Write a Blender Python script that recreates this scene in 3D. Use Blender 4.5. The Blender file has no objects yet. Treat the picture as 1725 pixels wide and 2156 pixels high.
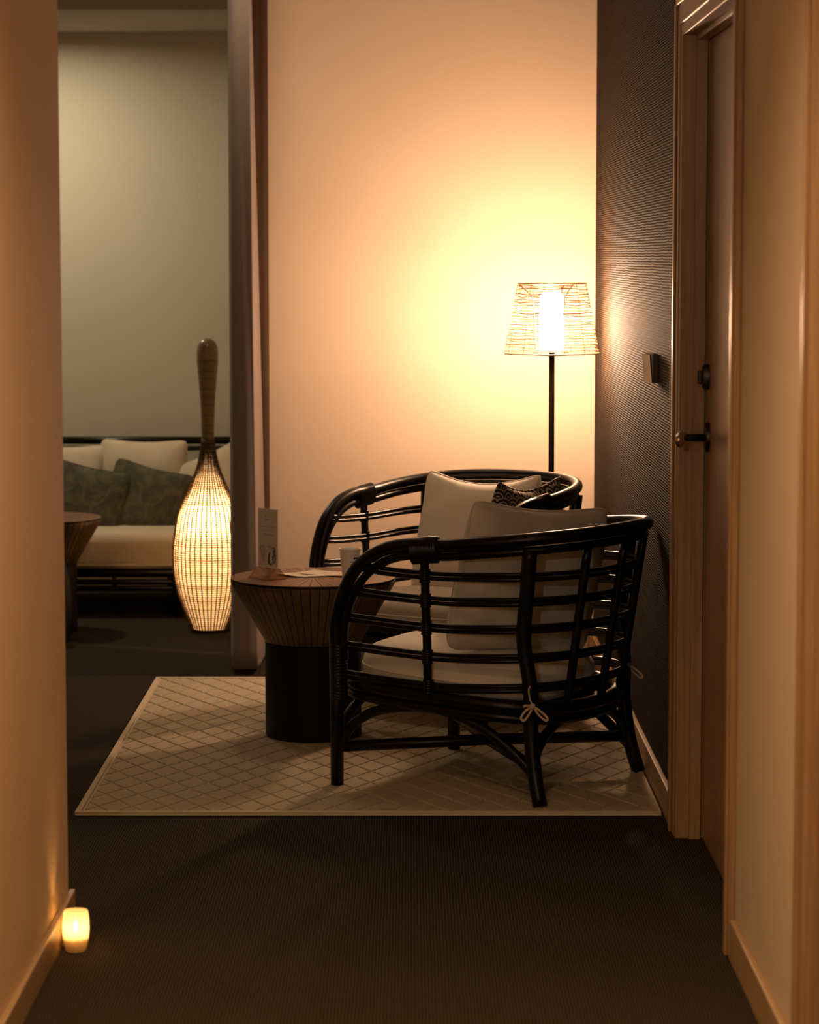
import bpy, bmesh, math, random
from mathutils import Vector, Matrix, noise as mnoise

random.seed(7)
PI = math.pi
sc = bpy.context.scene
COL = sc.collection

# ------------------------------------------------------------------ camera
F_PX = 5700.0
cam_d = bpy.data.cameras.new('camera')
cam_d.sensor_fit = 'HORIZONTAL'
cam_d.sensor_width = 36.0
cam_d.lens = F_PX / 1725.0 * 36.0
cam_d.clip_start = 0.05
cam_d.dof.use_dof = True
cam_d.dof.focus_distance = 8.0
cam_d.dof.aperture_fstop = 6.0
cam = bpy.data.objects.new('camera', cam_d)
COL.objects.link(cam)
cam.location = (0, 0, 1.5)
cam.rotation_euler = (PI / 2 - math.atan(538 / F_PX), 0, 0)
sc.camera = cam

# ------------------------------------------------------------------ world, exposure
world = bpy.data.worlds.new('world'); sc.world = world
world.use_nodes = True
world.node_tree.nodes['Background'].inputs[0].default_value = (0.75, 0.9, 0.8, 1)
world.node_tree.nodes['Background'].inputs[1].default_value = 0.004
sc.view_settings.view_transform = 'Standard'
sc.view_settings.look = 'None'
sc.view_settings.exposure = 0.3
sc.view_settings.gamma = 1.0
sc.view_settings.use_curve_mapping = False
sc.cycles.use_denoising = True
sc.cycles.max_bounces = 6
sc.cycles.diffuse_bounces = 4
sc.cycles.transmission_bounces = 6
sc.cycles.transparent_max_bounces = 8
sc.cycles.sample_clamp_indirect = 12.0
sc.cycles.caustics_reflective = False
sc.cycles.caustics_refractive = False
sc.cycles.blur_glossy = 1.0

# strengths of the lamps the place has
LAMP_L = 490.0;   LAMP_C = (1.0, 0.60, 0.36)
PIN_W = 8.0;     PIN_C = (1.0, 0.62, 0.30)
CANDLE_W = 2.3; CANDLE_C = (1.0, 0.52, 0.18)
ALCOVE_L = 370.0; ALCOVE_C = (1.0, 0.83, 0.58)
HALL_L = 1650.0;   HALL_C = (1.0, 0.62, 0.30)
LOUNGE_L = 100.0; LOUNGE_C = (1.0, 0.74, 0.48)
SCONCE_L = 400.0; SCONCE_C = (1.0, 0.90, 0.72)

# ------------------------------------------------------------------ materials
def lin(r, g, b):
    f = lambda c: (c / 255 / 12.92) if c / 255 <= 0.04045 else ((c / 255 + 0.055) / 1.055) ** 2.4
    return (f(r), f(g), f(b))

def new_mat(name):
    m = bpy.data.materials.new(name); m.use_nodes = True
    nt = m.node_tree
    return m, nt, nt.nodes['Principled BSDF']

def pmat(name, col, rough=0.6, metal=0.0, var=0.12, vscale=8.0, stretch=(1, 1, 1), bump=0.0, bscale=60.0,
         spec=0.5, coat=0.0, sheen=0.0, bdist=0.002):
    """principled with a noise variation of colour and a noise bump"""
    m, nt, b = new_mat(name)
    N, L = nt.nodes, nt.links
    tc = N.new('ShaderNodeTexCoord'); mp = N.new('ShaderNodeMapping')
    mp.inputs['Scale'].default_value = stretch
    L.new(tc.outputs['Object'], mp.inputs['Vector'])
    nz = N.new('ShaderNodeTexNoise'); nz.inputs['Scale'].default_value = vscale; nz.inputs['Detail'].default_value = 4
    L.new(mp.outputs['Vector'], nz.inputs['Vector'])
    mx = N.new('ShaderNodeMix'); mx.data_type = 'RGBA'
    mx.inputs['A'].default_value = (*[c * (1 - var) for c in col], 1)
    mx.inputs['B'].default_value = (*[min(1, c * (1 + var)) for c in col], 1)
    L.new(nz.outputs['Fac'], mx.inputs['Factor'])
    L.new(mx.outputs['Result'], b.inputs['Base Color'])
    b.inputs['Roughness'].default_value = rough
    b.inputs['Metallic'].default_value = metal
    b.inputs['Specular IOR Level'].default_value = spec
    b.inputs['Coat Weight'].default_value = coat
    b.inputs['Sheen Weight'].default_value = sheen
    if bump:
        n2 = N.new('ShaderNodeTexNoise'); n2.inputs['Scale'].default_value = bscale; n2.inputs['Detail'].default_value = 3
        L.new(mp.outputs['Vector'], n2.inputs['Vector'])
        bp = N.new('ShaderNodeBump'); bp.inputs['Strength'].default_value = bump; bp.inputs['Distance'].default_value = bdist
        L.new(n2.outputs['Fac'], bp.inputs['Height']); L.new(bp.outputs['Normal'], b.inputs['Normal'])
    return m

def wood_mat(name, c1, c2, rough=0.45, axis='Z', scale=28.0):
    m, nt, b = new_mat(name)
    N, L = nt.nodes, nt.links
    tc = N.new('ShaderNodeTexCoord'); mp = N.new('ShaderNodeMapping')
    mp.inputs['Scale'].default_value = {'Z': (1, 1, .03), 'Y': (1, .03, 1), 'X': (.03, 1, 1)}[axis]
    L.new(tc.outputs['Object'], mp.inputs['Vector'])
    nz = N.new('ShaderNodeTexNoise'); nz.inputs['Scale'].default_value = scale * 3; nz.inputs['Detail'].default_value = 6
    nz.inputs['Roughness'].default_value = .7
    L.new(mp.outputs['Vector'], nz.inputs['Vector'])
    cr = N.new('ShaderNodeValToRGB')
    cr.color_ramp.elements[0].position = .33; cr.color_ramp.elements[0].color = (*c1, 1)
    cr.color_ramp.elements[1].position = .66; cr.color_ramp.elements[1].color = (*c2, 1)
    L.new(nz.outputs['Fac'], cr.inputs['Fac']); L.new(cr.outputs['Color'], b.inputs['Base Color'])
    b.inputs['Roughness'].default_value = rough
    bp = N.new('ShaderNodeBump'); bp.inputs['Strength'].default_value = .25; bp.inputs['Distance'].default_value = .0006
    L.new(nz.outputs['Fac'], bp.inputs['Height']); L.new(bp.outputs['Normal'], b.inputs['Normal'])
    return m

def woven_mat(name, dark, light, period, cross, rough, bumpd, axis='Z', spec=0.5, sheen=0.0):
    """ribbed weave: horizontal ribs of the given period broken up by a finer cross thread"""
    m, nt, b = new_mat(name)
    N, L = nt.nodes, nt.links
    tc = N.new('ShaderNodeTexCoord')
    nzw = N.new('ShaderNodeTexNoise'); nzw.inputs['Scale'].default_value = 14; nzw.inputs['Detail'].default_value = 2
    L.new(tc.outputs['Object'], nzw.inputs['Vector'])
    add = N.new('ShaderNodeVectorMath'); add.operation = 'MULTIPLY_ADD'
    add.inputs[1].default_value = (period * .8,) * 3
    L.new(nzw.outputs['Color'], add.inputs[0]); L.new(tc.outputs['Object'], add.inputs[2])
    w1 = N.new('ShaderNodeTexWave'); w1.wave_type = 'BANDS'; w1.bands_direction = axis
    w1.inputs['Scale'].default_value = 2 * PI / 20 / period
    w1.inputs['Distortion'].default_value = 0.0
    L.new(add.outputs['Vector'], w1.inputs['Vector'])
    mp = N.new('ShaderNodeMapping')
    mp.inputs['Scale'].default_value = (1, 1 / cross, 1 / period) if axis == 'Z' else ((1 / cross, 1 / period, 1) if axis == 'Y' else (1 / period, 1 / cross, 1))
    L.new(tc.outputs['Object'], mp.inputs['Vector'])
    n2 = N.new('ShaderNodeTexNoise'); n2.inputs['Scale'].default_value = 1.0; n2.inputs['Detail'].default_value = 2
    L.new(mp.outputs['Vector'], n2.inputs['Vector'])
    mul = N.new('ShaderNodeMath'); mul.operation = 'MULTIPLY'
    L.new(w1.outputs['Fac'], mul.inputs[0]); L.new(n2.outputs['Fac'], mul.inputs[1])
    cr = N.new('ShaderNodeValToRGB')
    cr.color_ramp.elements[0].position = .16; cr.color_ramp.elements[0].color = (*dark, 1)
    cr.color_ramp.elements[1].position = .62; cr.color_ramp.elements[1].color = (*light, 1)
    L.new(mul.outputs[0], cr.inputs['Fac']); L.new(cr.outputs['Color'], b.inputs['Base Color'])
    b.inputs['Roughness'].default_value = rough
    b.inputs['Specular IOR Level'].default_value = spec
    b.inputs['Sheen Weight'].default_value = sheen
    bp = N.new('ShaderNodeBump'); bp.inputs['Strength'].default_value = .8; bp.inputs['Distance'].default_value = bumpd
    L.new(mul.outputs[0], bp.inputs['Height']); L.new(bp.outputs['Normal'], b.inputs['Normal'])
    return m

def emis(name, col, strength):
    m = bpy.data.materials.new(name); m.use_nodes = True
    nt = m.node_tree; nt.nodes.clear()
    e = nt.nodes.new('ShaderNodeEmission'); e.inputs[0].default_value = (*col, 1); e.inputs[1].default_value = strength
    o = nt.nodes.new('ShaderNodeOutputMaterial'); nt.links.new(e.outputs[0], o.inputs[0])
    return m

def translucent(name, col, mix=.6, var=.2, vscale=30.0):
    m = bpy.data.materials.new(name); m.use_nodes = True
    nt = m.node_tree; N, L = nt.nodes, nt.links; N.clear()
    tc = N.new('ShaderNodeTexCoord')
    nz = N.new('ShaderNodeTexNoise'); nz.inputs['Scale'].default_value = vscale; nz.inputs['Detail'].default_value = 3
    L.new(tc.outputs['Object'], nz.inputs['Vector'])
    mx = N.new('ShaderNodeMix'); mx.data_type = 'RGBA'
    mx.inputs['A'].default_value = (*[c * (1 - var) for c in col], 1)
    mx.inputs['B'].default_value = (*[min(1, c * (1 + var)) for c in col], 1)
    L.new(nz.outputs['Fac'], mx.inputs['Factor'])
    d = N.new('ShaderNodeBsdfDiffuse'); t = N.new('ShaderNodeBsdfTranslucent'); s = N.new('ShaderNodeMixShader')
    L.new(mx.outputs['Result'], d.inputs[0]); L.new(mx.outputs['Result'], t.inputs[0])
    s.inputs[0].default_value = mix
    L.new(d.outputs[0], s.inputs[1]); L.new(t.outputs[0], s.inputs[2])
    o = N.new('ShaderNodeOutputMaterial'); L.new(s.outputs[0], o.inputs[0])
    return m

def glass_mat(name, col=(.9, .9, .9), rough=0.05, alpha=.3):
    """thin clear acrylic: glossy sheet that mostly lets light through"""
    m = bpy.data.materials.new(name); m.use_nodes = True
    nt = m.node_tree; N, L = nt.nodes, nt.links; N.clear()
    g = N.new('ShaderNodeBsdfGlossy'); g.inputs['Roughness'].default_value = rough
    t = N.new('ShaderNodeBsdfTransparent'); t.inputs[0].default_value = (*col, 1)
    s = N.new('ShaderNodeMixShader'); s.inputs[0].default_value = alpha
    L.new(t.outputs[0], s.inputs[1]); L.new(g.outputs[0], s.inputs[2])
    o = N.new('ShaderNodeOutputMaterial'); L.new(s.outputs[0], o.inputs[0])
    return m

def scallop_mat(name):
    """black cloth printed with cream concentric scallops"""
    m, nt, b = new_mat(name)
    N, L = nt.nodes, nt.links
    tc = N.new('ShaderNodeTexCoord'); mp = N.new('ShaderNodeMapping')
    mp.inputs['Scale'].default_value = (24, 24, 36)
    L.new(tc.outputs['Object'], mp.inputs['Vector'])
    sep = N.new('ShaderNodeSeparateXYZ'); L.new(mp.outputs['Vector'], sep.inputs[0])
    def math_(op, a, bb=None, v=None):
        n = N.new('ShaderNodeMath'); n.operation = op
        L.new(a, n.inputs[0])
        if bb is not None: L.new(bb, n.inputs[1])
        if v is not None: n.inputs[1].default_value = v
        return n.outputs[0]
    fz = math_('FLOOR', sep.outputs['Z'])
    off = math_('MULTIPLY', fz, v=.5)
    x = math_('ADD', sep.outputs['X'], off)
    fx = math_('SUBTRACT', math_('FRACT', x), v=.5)
    rz = math_('MULTIPLY', math_('FRACT', sep.outputs['Z']), v=.7)
    d = math_('SQRT', math_('ADD', math_('MULTIPLY', fx, fx), math_('MULTIPLY', rz, rz)))
    s = math_('SINE', math_('MULTIPLY', d, v=21.0))
    g = math_('GREATER_THAN', s, v=.05)
    mx = N.new('ShaderNodeMix'); mx.data_type = 'RGBA'
    mx.inputs['A'].default_value = (.012, .012, .016, 1); mx.inputs['B'].default_value = (.62, .5, .36, 1)
    L.new(g, mx.inputs['Factor']); L.new(mx.outputs['Result'], b.inputs['Base Color'])
    b.inputs['Roughness'].default_value = .85
    return m

def leaf_mat(name):
    """dark olive cloth with a loose pale leaf print"""
    m, nt, b = new_mat(name)
    N, L = nt.nodes, nt.links
    tc = N.new('ShaderNodeTexCoord')
    w = N.new('ShaderNodeTexNoise'); w.inputs['Scale'].default_value = 11; w.inputs['Detail'].default_value = 3
    w.inputs['Distortion'].default_value = 2.2
    L.new(tc.outputs['Object'], w.inputs['Vector'])
    cr = N.new('ShaderNodeValToRGB')
    cr.color_ramp.elements[0].position = .4; cr.color_ramp.elements[0].color = (.055, .049, .028, 1)
    cr.color_ramp.elements[1].position = .8; cr.color_ramp.elements[1].color = (.14, .125, .07, 1)
    L.new(w.outputs['Fac'], cr.inputs['Fac']); L.new(cr.outputs['Color'], b.inputs['Base Color'])
    b.inputs['Roughness'].default_value = .9
    return m

M = {}
M['lamp_wall'] = pmat('beige_wall_paint', (.60, .495, .375), .85, var=.03, vscale=3, bump=.25, bscale=260, bdist=.0008, spec=.15)
M['plaster'] = pmat('wall_plaster', (.60, .49, .36), .85, var=.03, vscale=3, bump=.25, bscale=260, bdist=.0008, spec=.2)
M['tan_plaster'] = pmat('tan_plaster', (.70, .50, .29), .8, var=.03, vscale=3, bump=.2, bscale=260, bdist=.0008, spec=.25)
M['alcove'] = pmat('alcove_wallpaper', (.60, .55, .44), .85, var=.05, vscale=2, bump=.25, bscale=140, bdist=.001, spec=.2)
M['ceiling'] = pmat('ceiling_paint', (.52, .48, .41), .9, var=.03, vscale=2, spec=.2)
M['woven_wall'] = woven_mat('dark_woven_wallcovering', (.002, .0015, .001), (.085, .055, .033), .0078, .006, .72, .005, 'Z', spec=.05)
M['carpet'] = woven_mat('woven_carpet', (.018, .0145, .0105), (.088, .067, .046), .007, .004, .92, .0012, 'X', spec=.04)
M['oak'] = wood_mat('pale_oak', (.26, .145, .065), (.42, .26, .125), .4)
M['oak_h'] = wood_mat('pale_oak_horizontal', (.26, .145, .065), (.42, .26, .125), .4, axis='Y')
M['oak_base'] = wood_mat('oak_baseboard', (.36, .23, .11), (.48, .32, .17), .35, axis='Y')
M['door'] = wood_mat('oak_door_veneer', (.25, .14, .066), (.38, .23, .115), .38, scale=20)
M['lacquer'] = pmat('black_lacquered_rattan', (.003, .0029, .0028), .33, var=.4, vscale=20, spec=.28)
M['black'] = pmat('matt_black', (.004, .0038, .0036), .55, var=.2, vscale=12, spec=.18)
M['metal_dark'] = pmat('dark_bronze', (.05, .042, .034), .35, metal=.9, var=.1)
M['steel'] = pmat('brushed_steel', (.78, .72, .64), .25, metal=1.0, var=.05)
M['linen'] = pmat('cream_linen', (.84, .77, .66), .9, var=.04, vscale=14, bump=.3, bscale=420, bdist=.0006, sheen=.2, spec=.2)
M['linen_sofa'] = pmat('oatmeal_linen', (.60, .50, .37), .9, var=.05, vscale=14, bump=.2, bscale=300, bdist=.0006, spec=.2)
M['leaf'] = leaf_mat('olive_leaf_print')
M['scallop'] = scallop_mat('scallop_print')
M['tie'] = pmat('cream_ribbon', (.62, .5, .36), .9, var=.06)
M['rug_base'] = pmat('rug_groove_yarn', (.66, .575, .43), .95, var=.08, vscale=40, bump=.5, bscale=500, bdist=.001, spec=.1)
M['rug_pile'] = pmat('rug_pile_yarn', (.50, .435, .325), .95, var=.16, vscale=90, bump=.6, bscale=700, bdist=.0015, spec=.1)
M['table_wood'] = wood_mat('walnut_veneer', (.062, .034, .013), (.115, .066, .026), .42, scale=16)
M['table_top'] = wood_mat('walnut_veneer_top', (.17, .075, .032), (.26, .125, .055), .38, axis='X', scale=16)
M['curtain'] = pmat('slate_curtain_cloth', (.20, .16, .14), .85, var=.08, vscale=6, bump=.2, bscale=300, bdist=.0006, spec=.2, sheen=.15)
M['rear_shade'] = pmat('shaded_curtain_cloth', (.06, .034, .02), .9, var=.1, vscale=6, spec=.15)  # rear curtain leaf: shade of the gap beside the wall put into its colour
M['paper'] = pmat('white_paper', (.90, .89, .87), .6, var=.02, vscale=5)
M['cream_paper'] = pmat('cream_paper', (.74, .63, .50), .6, var=.02, vscale=5)
M['ink'] = pmat('black_ink', (.025, .025, .03), .6, var=.1)
M['ink_grey'] = pmat('grey_ink', (.30, .30, .30), .6, var=.3, vscale=60)
M['ink_pale'] = pmat('pale_grey_ink', (.58, .57, .55), .6, var=.1)
M['ink_red'] = pmat('red_ink', (.28, .04, .025), .6, var=.1)
M['ink_brown'] = pmat('brown_ink', (.40, .27, .18), .6, var=.1)
M['acrylic'] = glass_mat('clear_acrylic', (.97, .95, .92), .08, .07)
M['acrylic_foot'] = glass_mat('acrylic_foot', (.93, .84, .72), .12, .28)
M['wicker'] = pmat('honey_wicker', (.13, .055, .018), .55, var=.35, vscale=60)
M['wicker_thin'] = translucent('thin_wicker', (.50, .27, .10), .35, .35, 40)
M['neck'] = pmat('bound_cane', (.23, .15, .065), .32, var=.35, vscale=30, stretch=(1, 1, .35), bump=.3, bscale=160, coat=.4)
M['cane_dark'] = pmat('dark_cane', (.06, .028, .011), .5, var=.3, vscale=30)
M['liner'] = translucent('paper_liner', (.88, .78, .62), .7, .06, 12)
M['weft'] = translucent('cane_weft', (.42, .22, .075), .55, .75, 16)
M['wax_glass'] = translucent('frosted_amber_glass', (.95, .87, .68), .75, .04, 20)
_nt = M['wax_glass'].node_tree
_o = [n for n in _nt.nodes if n.type == 'OUTPUT_MATERIAL'][0]; _sh = _o.inputs[0].links[0].from_socket
_t = _nt.nodes.new('ShaderNodeBsdfTransparent'); _t.inputs[0].default_value = (1, .9, .7, 1)
_m = _nt.nodes.new('ShaderNodeMixShader'); _m.inputs[0].default_value = .35
_nt.links.new(_sh, _m.inputs[1]); _nt.links.new(_t.outputs[0], _m.inputs[2]); _nt.links.new(_m.outputs[0], _o.inputs[0])
M['wax'] = translucent('candle_wax', (.9, .75, .45), .5, .05, 20)
M['lamp_glass'] = emis('lamp_glass_glow', LAMP_C, LAMP_L)
M['flame'] = emis('candle_flame', (1, .72, .32), 30)
M['alcove_lens'] = emis('alcove_downlight_lens', ALCOVE_C, ALCOVE_L)
M['lounge_lens'] = emis('lounge_downlight_lens', LOUNGE_C, LOUNGE_L)
M['sconce_glass'] = emis('sconce_globe_glow', SCONCE_C, SCONCE_L)
M['hall_lens'] = emis('hall_downlight_lens', HALL_C, HALL_L)
M['white_metal'] = pmat('white_enamel', (.7, .68, .62), .4, var=.03)

# ------------------------------------------------------------------ object helpers
def mesh(name, verts, faces, smooth=True):
    me = bpy.data.meshes.new(name)
    me.from_pydata([tuple(v) for v in verts], [], faces)
    me.update()
    if smooth:
        me.polygons.foreach_set('use_smooth', [True] * len(me.polygons))
    return me

def link(name, me, mat, parent=None, loc=None, rot=None):
    o = bpy.data.objects.new(name, me)
    COL.objects.link(o)
    if mat is not None and len(me.materials) == 0:
        me.materials.append(mat)
    if parent is not None: o.parent = parent
    if loc is not None: o.location = loc
    if rot is not None: o.rotation_euler = rot
    return o

def tag(o, label, cat, group=None):
    o['label'] = label; o['category'] = cat
    if group: o['group'] = group
    return o

def thing(name, label, cat, loc=(0, 0, 0), rotz=0.0, group=None):
    o = bpy.data.objects.new(name, None); COL.objects.link(o)
    o.empty_display_size = .1
    o.location = loc; o.rotation_euler = (0, 0, rotz)
    return tag(o, label, cat, group)

def struct_empty(name, label, loc=(0, 0, 0)):
    o = bpy.data.objects.new(name, None); COL.objects.link(o)
    o.location = loc; o['kind'] = 'structure'; o['label'] = label
    return o

def struct(name, me, mat, label):
    o = link(name, me, mat); o['kind'] = 'structure'; o['label'] = label
    return o

def copy_tree(o, parent=None):
    c = o.copy(); COL.objects.link(c)
    if parent is not None: c.parent = parent
    for ch in list(o.children): copy_tree(ch, c)
    return c

# ------------------------------------------------------------------ mesh helpers
def box(x0, x1, y0, y1, z0, z1, bev=0.0, name='box', seg=2):
    bm = bmesh.new()
    vs = [bm.verts.new((x, y, z)) for x in (x0, x1) for y in (y0, y1) for z in (z0, z1)]
    for q in ((0, 1, 3, 2), (4, 6, 7, 5), (0, 4, 5, 1), (2, 3, 7, 6), (0, 2, 6, 4), (1, 5, 7, 3)):
        bm.faces.new([vs[i] for i in q])
    bmesh.ops.recalc_face_normals(bm, faces=bm.faces)
    if bev:
        bmesh.ops.bevel(bm, geom=list(bm.edges), offset=bev, segments=seg, affect='EDGES', profile=.5)
    me = bpy.data.meshes.new(name); bm.to_mesh(me); bm.free()
    return me

def catmull(pts, n=6, closed=False):
    P = [Vector(p) for p in pts]; out = []
    m = len(P); rng = m if closed else m - 1
    for i in range(rng):
        p1 = P[i]; p2 = P[(i + 1) % m]
        p0 = P[(i - 1) % m] if (closed or i > 0) else p1 * 2 - p2
        p3 = P[(i + 2) % m] if (closed or i + 2 < m) else p2 * 2 - p1
        for k in range(n):
            t = k / n
            out.append(.5 * ((2 * p1) + (p2 - p0) * t + (2 * p0 - 5 * p1 + 4 * p2 - p3) * t * t + (3 * p1 - p0 - 3 * p2 + p3) * t ** 3))
    if not closed: out.append(P[-1].copy())
    return out

class MB:
    def __init__(s): s.v = []; s.f = []
    def tube(s, pts, r, seg=10, closed=False, smooth=0, flat=1.0):
        """r: number or list; flat squashes the section along its second axis"""
        if smooth: pts = catmull(pts, smooth, closed)
        P = [Vector(p) for p in pts]; n = len(P)
        R = r if isinstance(r, (list, tuple)) else [r] * n
        if len(R) != n:
            R = [R[min(len(R) - 1, int(i * len(R) / n))] for i in range(n)]
        T = []
        for i in range(n):
            a = P[(i - 1) % n] if (closed or i > 0) else P[i]
            b = P[(i + 1) % n] if (closed or i < n - 1) else P[i]
            T.append((b - a).normalized())
        up = Vector((0, 0, 1)) if abs(T[0].z) < .9 else Vector((1, 0, 0))
        u = (up - T[0] * up.dot(T[0])).normalized()
        base = len(s.v)
        for i in range(n):
            u = (u - T[i] * u.dot(T[i]))
            u = u.normalized() if u.length > 1e-6 else T[i].orthogonal().normalized()
            w = T[i].cross(u)
            for k in range(seg):
                a = 2 * PI * k / seg
                s.v.append(P[i] + (u * math.cos(a) + w * math.sin(a) * flat) * R[i])
        m = n if closed else n - 1
        for i in range(m):
            j = (i + 1) % n
            for k in range(seg):
                l = (k + 1) % seg
                s.f.append((base + i * seg + k, base + i * seg + l, base + j * seg + l, base + j * seg + k))
        if not closed:
            s.f.append(tuple(base + k for k in range(seg))[::-1])
            s.f.append(tuple(base + (n - 1) * seg + k for k in range(seg)))
        return s
    def lathe(s, prof, seg=48, cx=0, cy=0, cap=True):
        base = len(s.v)
        for r, z in prof:
            for k in range(seg):
                a = 2 * PI * k / seg
                s.v.append(Vector((cx + r * math.cos(a), cy + r * math.sin(a), z)))
        for i in range(len(prof) - 1):
            for k in range(seg):
                l = (k + 1) % seg
                s.f.append((base + i * seg + k, base + i * seg + l, base + (i + 1) * seg + l, base + (i + 1) * seg + k))
        if cap:
            s.f.append(tuple(base + k for k in range(seg))[::-1])
            s.f.append(tuple(base + (len(prof) - 1) * seg + k for k in range(seg)))
        return s
    def quadstrip(s, A, B):
        base = len(s.v); n = len(A)
        s.v += [Vector(a) for a in A] + [Vector(b) for b in B]
        for i in range(n - 1):
            s.f.append((base + i, base + i + 1, base + n + i + 1, base + n + i))
        return s
    def poly(s, pts):
        base = len(s.v); s.v += [Vector(p) for p in pts]; s.f.append(tuple(range(base, base + len(pts)))); return s
    def box(s, x0, x1, y0, y1, z0, z1):
        b = len(s.v)
        s.v += [Vector((x, y, z)) for x in (x0, x1) for y in (y0, y1) for z in (z0, z1)]
        s.f += [tuple(b + i for i in q) for q in ((0, 1, 3, 2), (4, 6, 7, 5), (0, 4, 5, 1), (2, 3, 7, 6), (0, 2, 6, 4), (1, 5, 7, 3))]
        return s
    def me(s, name='mesh', smooth=True, angle=None):
        m = mesh(name, s.v, s.f, smooth)
        if angle is not None:
            bm = bmesh.new(); bm.from_mesh(m)
            for e in bm.edges:
                if len(e.link_faces) == 2 and e.calc_face_angle(0) > angle: e.smooth = False
            bm.to_mesh(m); bm.free()
        return m

def prism(poly, axis_vec, name='prism', bev=0.0):
    """extrude a planar polygon (list of Vectors) along a vector"""
    bm = bmesh.new()
    a = [bm.verts.new(p) for p in poly]; b = [bm.verts.new(Vector(p) + Vector(axis_vec)) for p in poly]
    n = len(poly)
    bm.faces.new(a); bm.faces.new(b[::-1])
    for i in range(n):
        bm.faces.new((a[i], b[i], b[(i + 1) % n], a[(i + 1) % n]))
    bmesh.ops.recalc_face_normals(bm, faces=bm.faces)
    if bev: bmesh.ops.bevel(bm, geom=list(bm.edges), offset=bev, segments=2, affect='EDGES')
    me = bpy.data.meshes.new(name); bm.to_mesh(me); bm.free()
    return me

def pillow_mesh(w, h, t, seed=0, pinch=.06, nx=44, nz=44, wrinkle=.006, sag=.02):
    """a stuffed scatter cushion in the XZ plane, centred, with drawn-in sides and pointed corners"""
    V = []; Fc = []
    off = Vector((seed * 7.3, seed * 3.1, seed * 1.7))
    for side in (1, -1):
        for j in range(nz + 1):
            for i in range(nx + 1):
                a = -1 + 2 * i / nx; b = -1 + 2 * j / nz
                a = math.sin(a * PI / 2) * .35 + a * .65; b = math.sin(b * PI / 2) * .35 + b * .65
                x = a * w / 2 * (1 - pinch * (1 - b * b) * abs(a) ** 1.5)
                z = b * h / 2 * (1 - pinch * (1 - a * a) * abs(b) ** 1.5)
                rc = 1 - .075 * (abs(a) * abs(b)) ** 7
                x *= rc; z *= rc
                e = max(0, (1 - abs(a) ** 3.0)) ** .55 * max(0, (1 - abs(b) ** 3.0)) ** .55
                low = 1 + .22 * (-b)
                y = side * t / 2 * e * low
                p = Vector((x, y, z))
                k = mnoise.noise(p * 9 + off) * wrinkle * 1.3
                edge = min(1, 6 * min(1 - abs(a), 1 - abs(b)))
                k += mnoise.noise(Vector((x * 34, y * 10, z * 9)) + off) * wrinkle * .8 * (1 - edge * .6)
                p.y += side * k * min(1, e * 3)
                p.z -= sag * (1 - a * a) * max(0, b) * .8
                V.append(p)
    n1 = (nx + 1) * (nz + 1)
    for s_ in (0, 1):
        for j in range(nz):
            for i in range(nx):
                q = [s_ * n1 + j * (nx + 1) + i, s_ * n1 + j * (nx + 1) + i + 1, s_ * n1 + (j + 1) * (nx + 1) + i + 1, s_ * n1 + (j + 1) * (nx + 1) + i]
                Fc.append(tuple(q if s_ == 0 else q[::-1]))
    me = mesh('pillow', V, Fc)
    bm = bmesh.new(); bm.from_mesh(me)
    bmesh.ops.remove_doubles(bm, verts=bm.verts, dist=.0004)
    bmesh.ops.recalc_face_normals(bm, faces=bm.faces)
    bm.to_mesh(me); bm.free()
    me.polygons.foreach_set('use_smooth', [True] * len(me.polygons))
    return me

def pillow_piping(w, h, pinch=.06, sag=.02, r=.0035):
    pts = []
    n = 14
    E = [(-1 + 2 * i / n, -1) for i in range(n)] + [(1, -1 + 2 * i / n) for i in range(n)] + [(1 - 2 * i / n, 1) for i in range(n)] + [(-1, 1 - 2 * i / n) for i in range(n)]
    for a, b in E:
        x = a * w / 2 * (1 - pinch * (1 - b * b) * abs(a) ** 1.5)
        z = b * h / 2 * (1 - pinch * (1 - a * a) * abs(b) ** 1.5) - sag * (1 - a * a) * max(0, b) * .8
        rc = 1 - .075 * (abs(a) * abs(b)) ** 7
        pts.append((x * rc, 0, z * rc))
    return MB().tube(pts, r, 6, closed=True).me('piping')

def make_pillow(name, label, w, h, t, mat, centre, yaw, tilt, roll=0.0, seed=0, group=None, sag=.02, pinch=.06):
    """yaw: direction of the width; tilt: top leans towards local +Y"""
    o = thing(name, label, 'pillow', group=group)
    o.matrix_world = Matrix.Translation(centre) @ Matrix.Rotation(yaw, 4, 'Z') @ Matrix.Rotation(-tilt, 4, 'X') @ Matrix.Rotation(roll, 4, 'Y')
    link('cover', pillow_mesh(w, h, t, seed, sag=sag, pinch=pinch), mat, o)
    link('piping', pillow_piping(w, h, sag=sag, pinch=pinch), mat, o)
    return o

# ================================================================== SETTING
XR = 0.700      # dark woven wall / right wall plane
XL = -0.772     # near left wall plane
YB = 10.23      # beige back wall
XE = -0.532     # free left end of the beige wall
YA = 12.20      # alcove rear wall
ZC = 2.72       # main ceiling
ZA = 2.494      # alcove ceiling
YF = 11.10      # edge of the lowered alcove ceiling
D1A, D1B = 5.80, 6.93    # door opening
struct('floor', box(-3.2, 1.2, -1.4, 12.4, -.06, 0), M['carpet'], 'dark woven carpet floor')
struct('ceiling', box(-3.2, 1.2, -1.4, YF, ZC, ZC + .06), M['ceiling'], 'pale painted ceiling')
struct('ceiling_alcove', box(-3.2, XE + .3, YF, 12.4, ZA, ZC + .06), M['ceiling'], 'lowered ceiling over the sofa alcove')
struct('wall_left', box(XL - .13, XL, -1.3, 6.02, 0, ZC, .006), M['tan_plaster'], 'tan plastered wall end in the left foreground')
struct('baseboard_left', box(XL + .0002, XL + .014, -1.3, 6.034, 0, .072, .003), M['oak_base'], 'slim oak baseboard along the near left wall')
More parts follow.
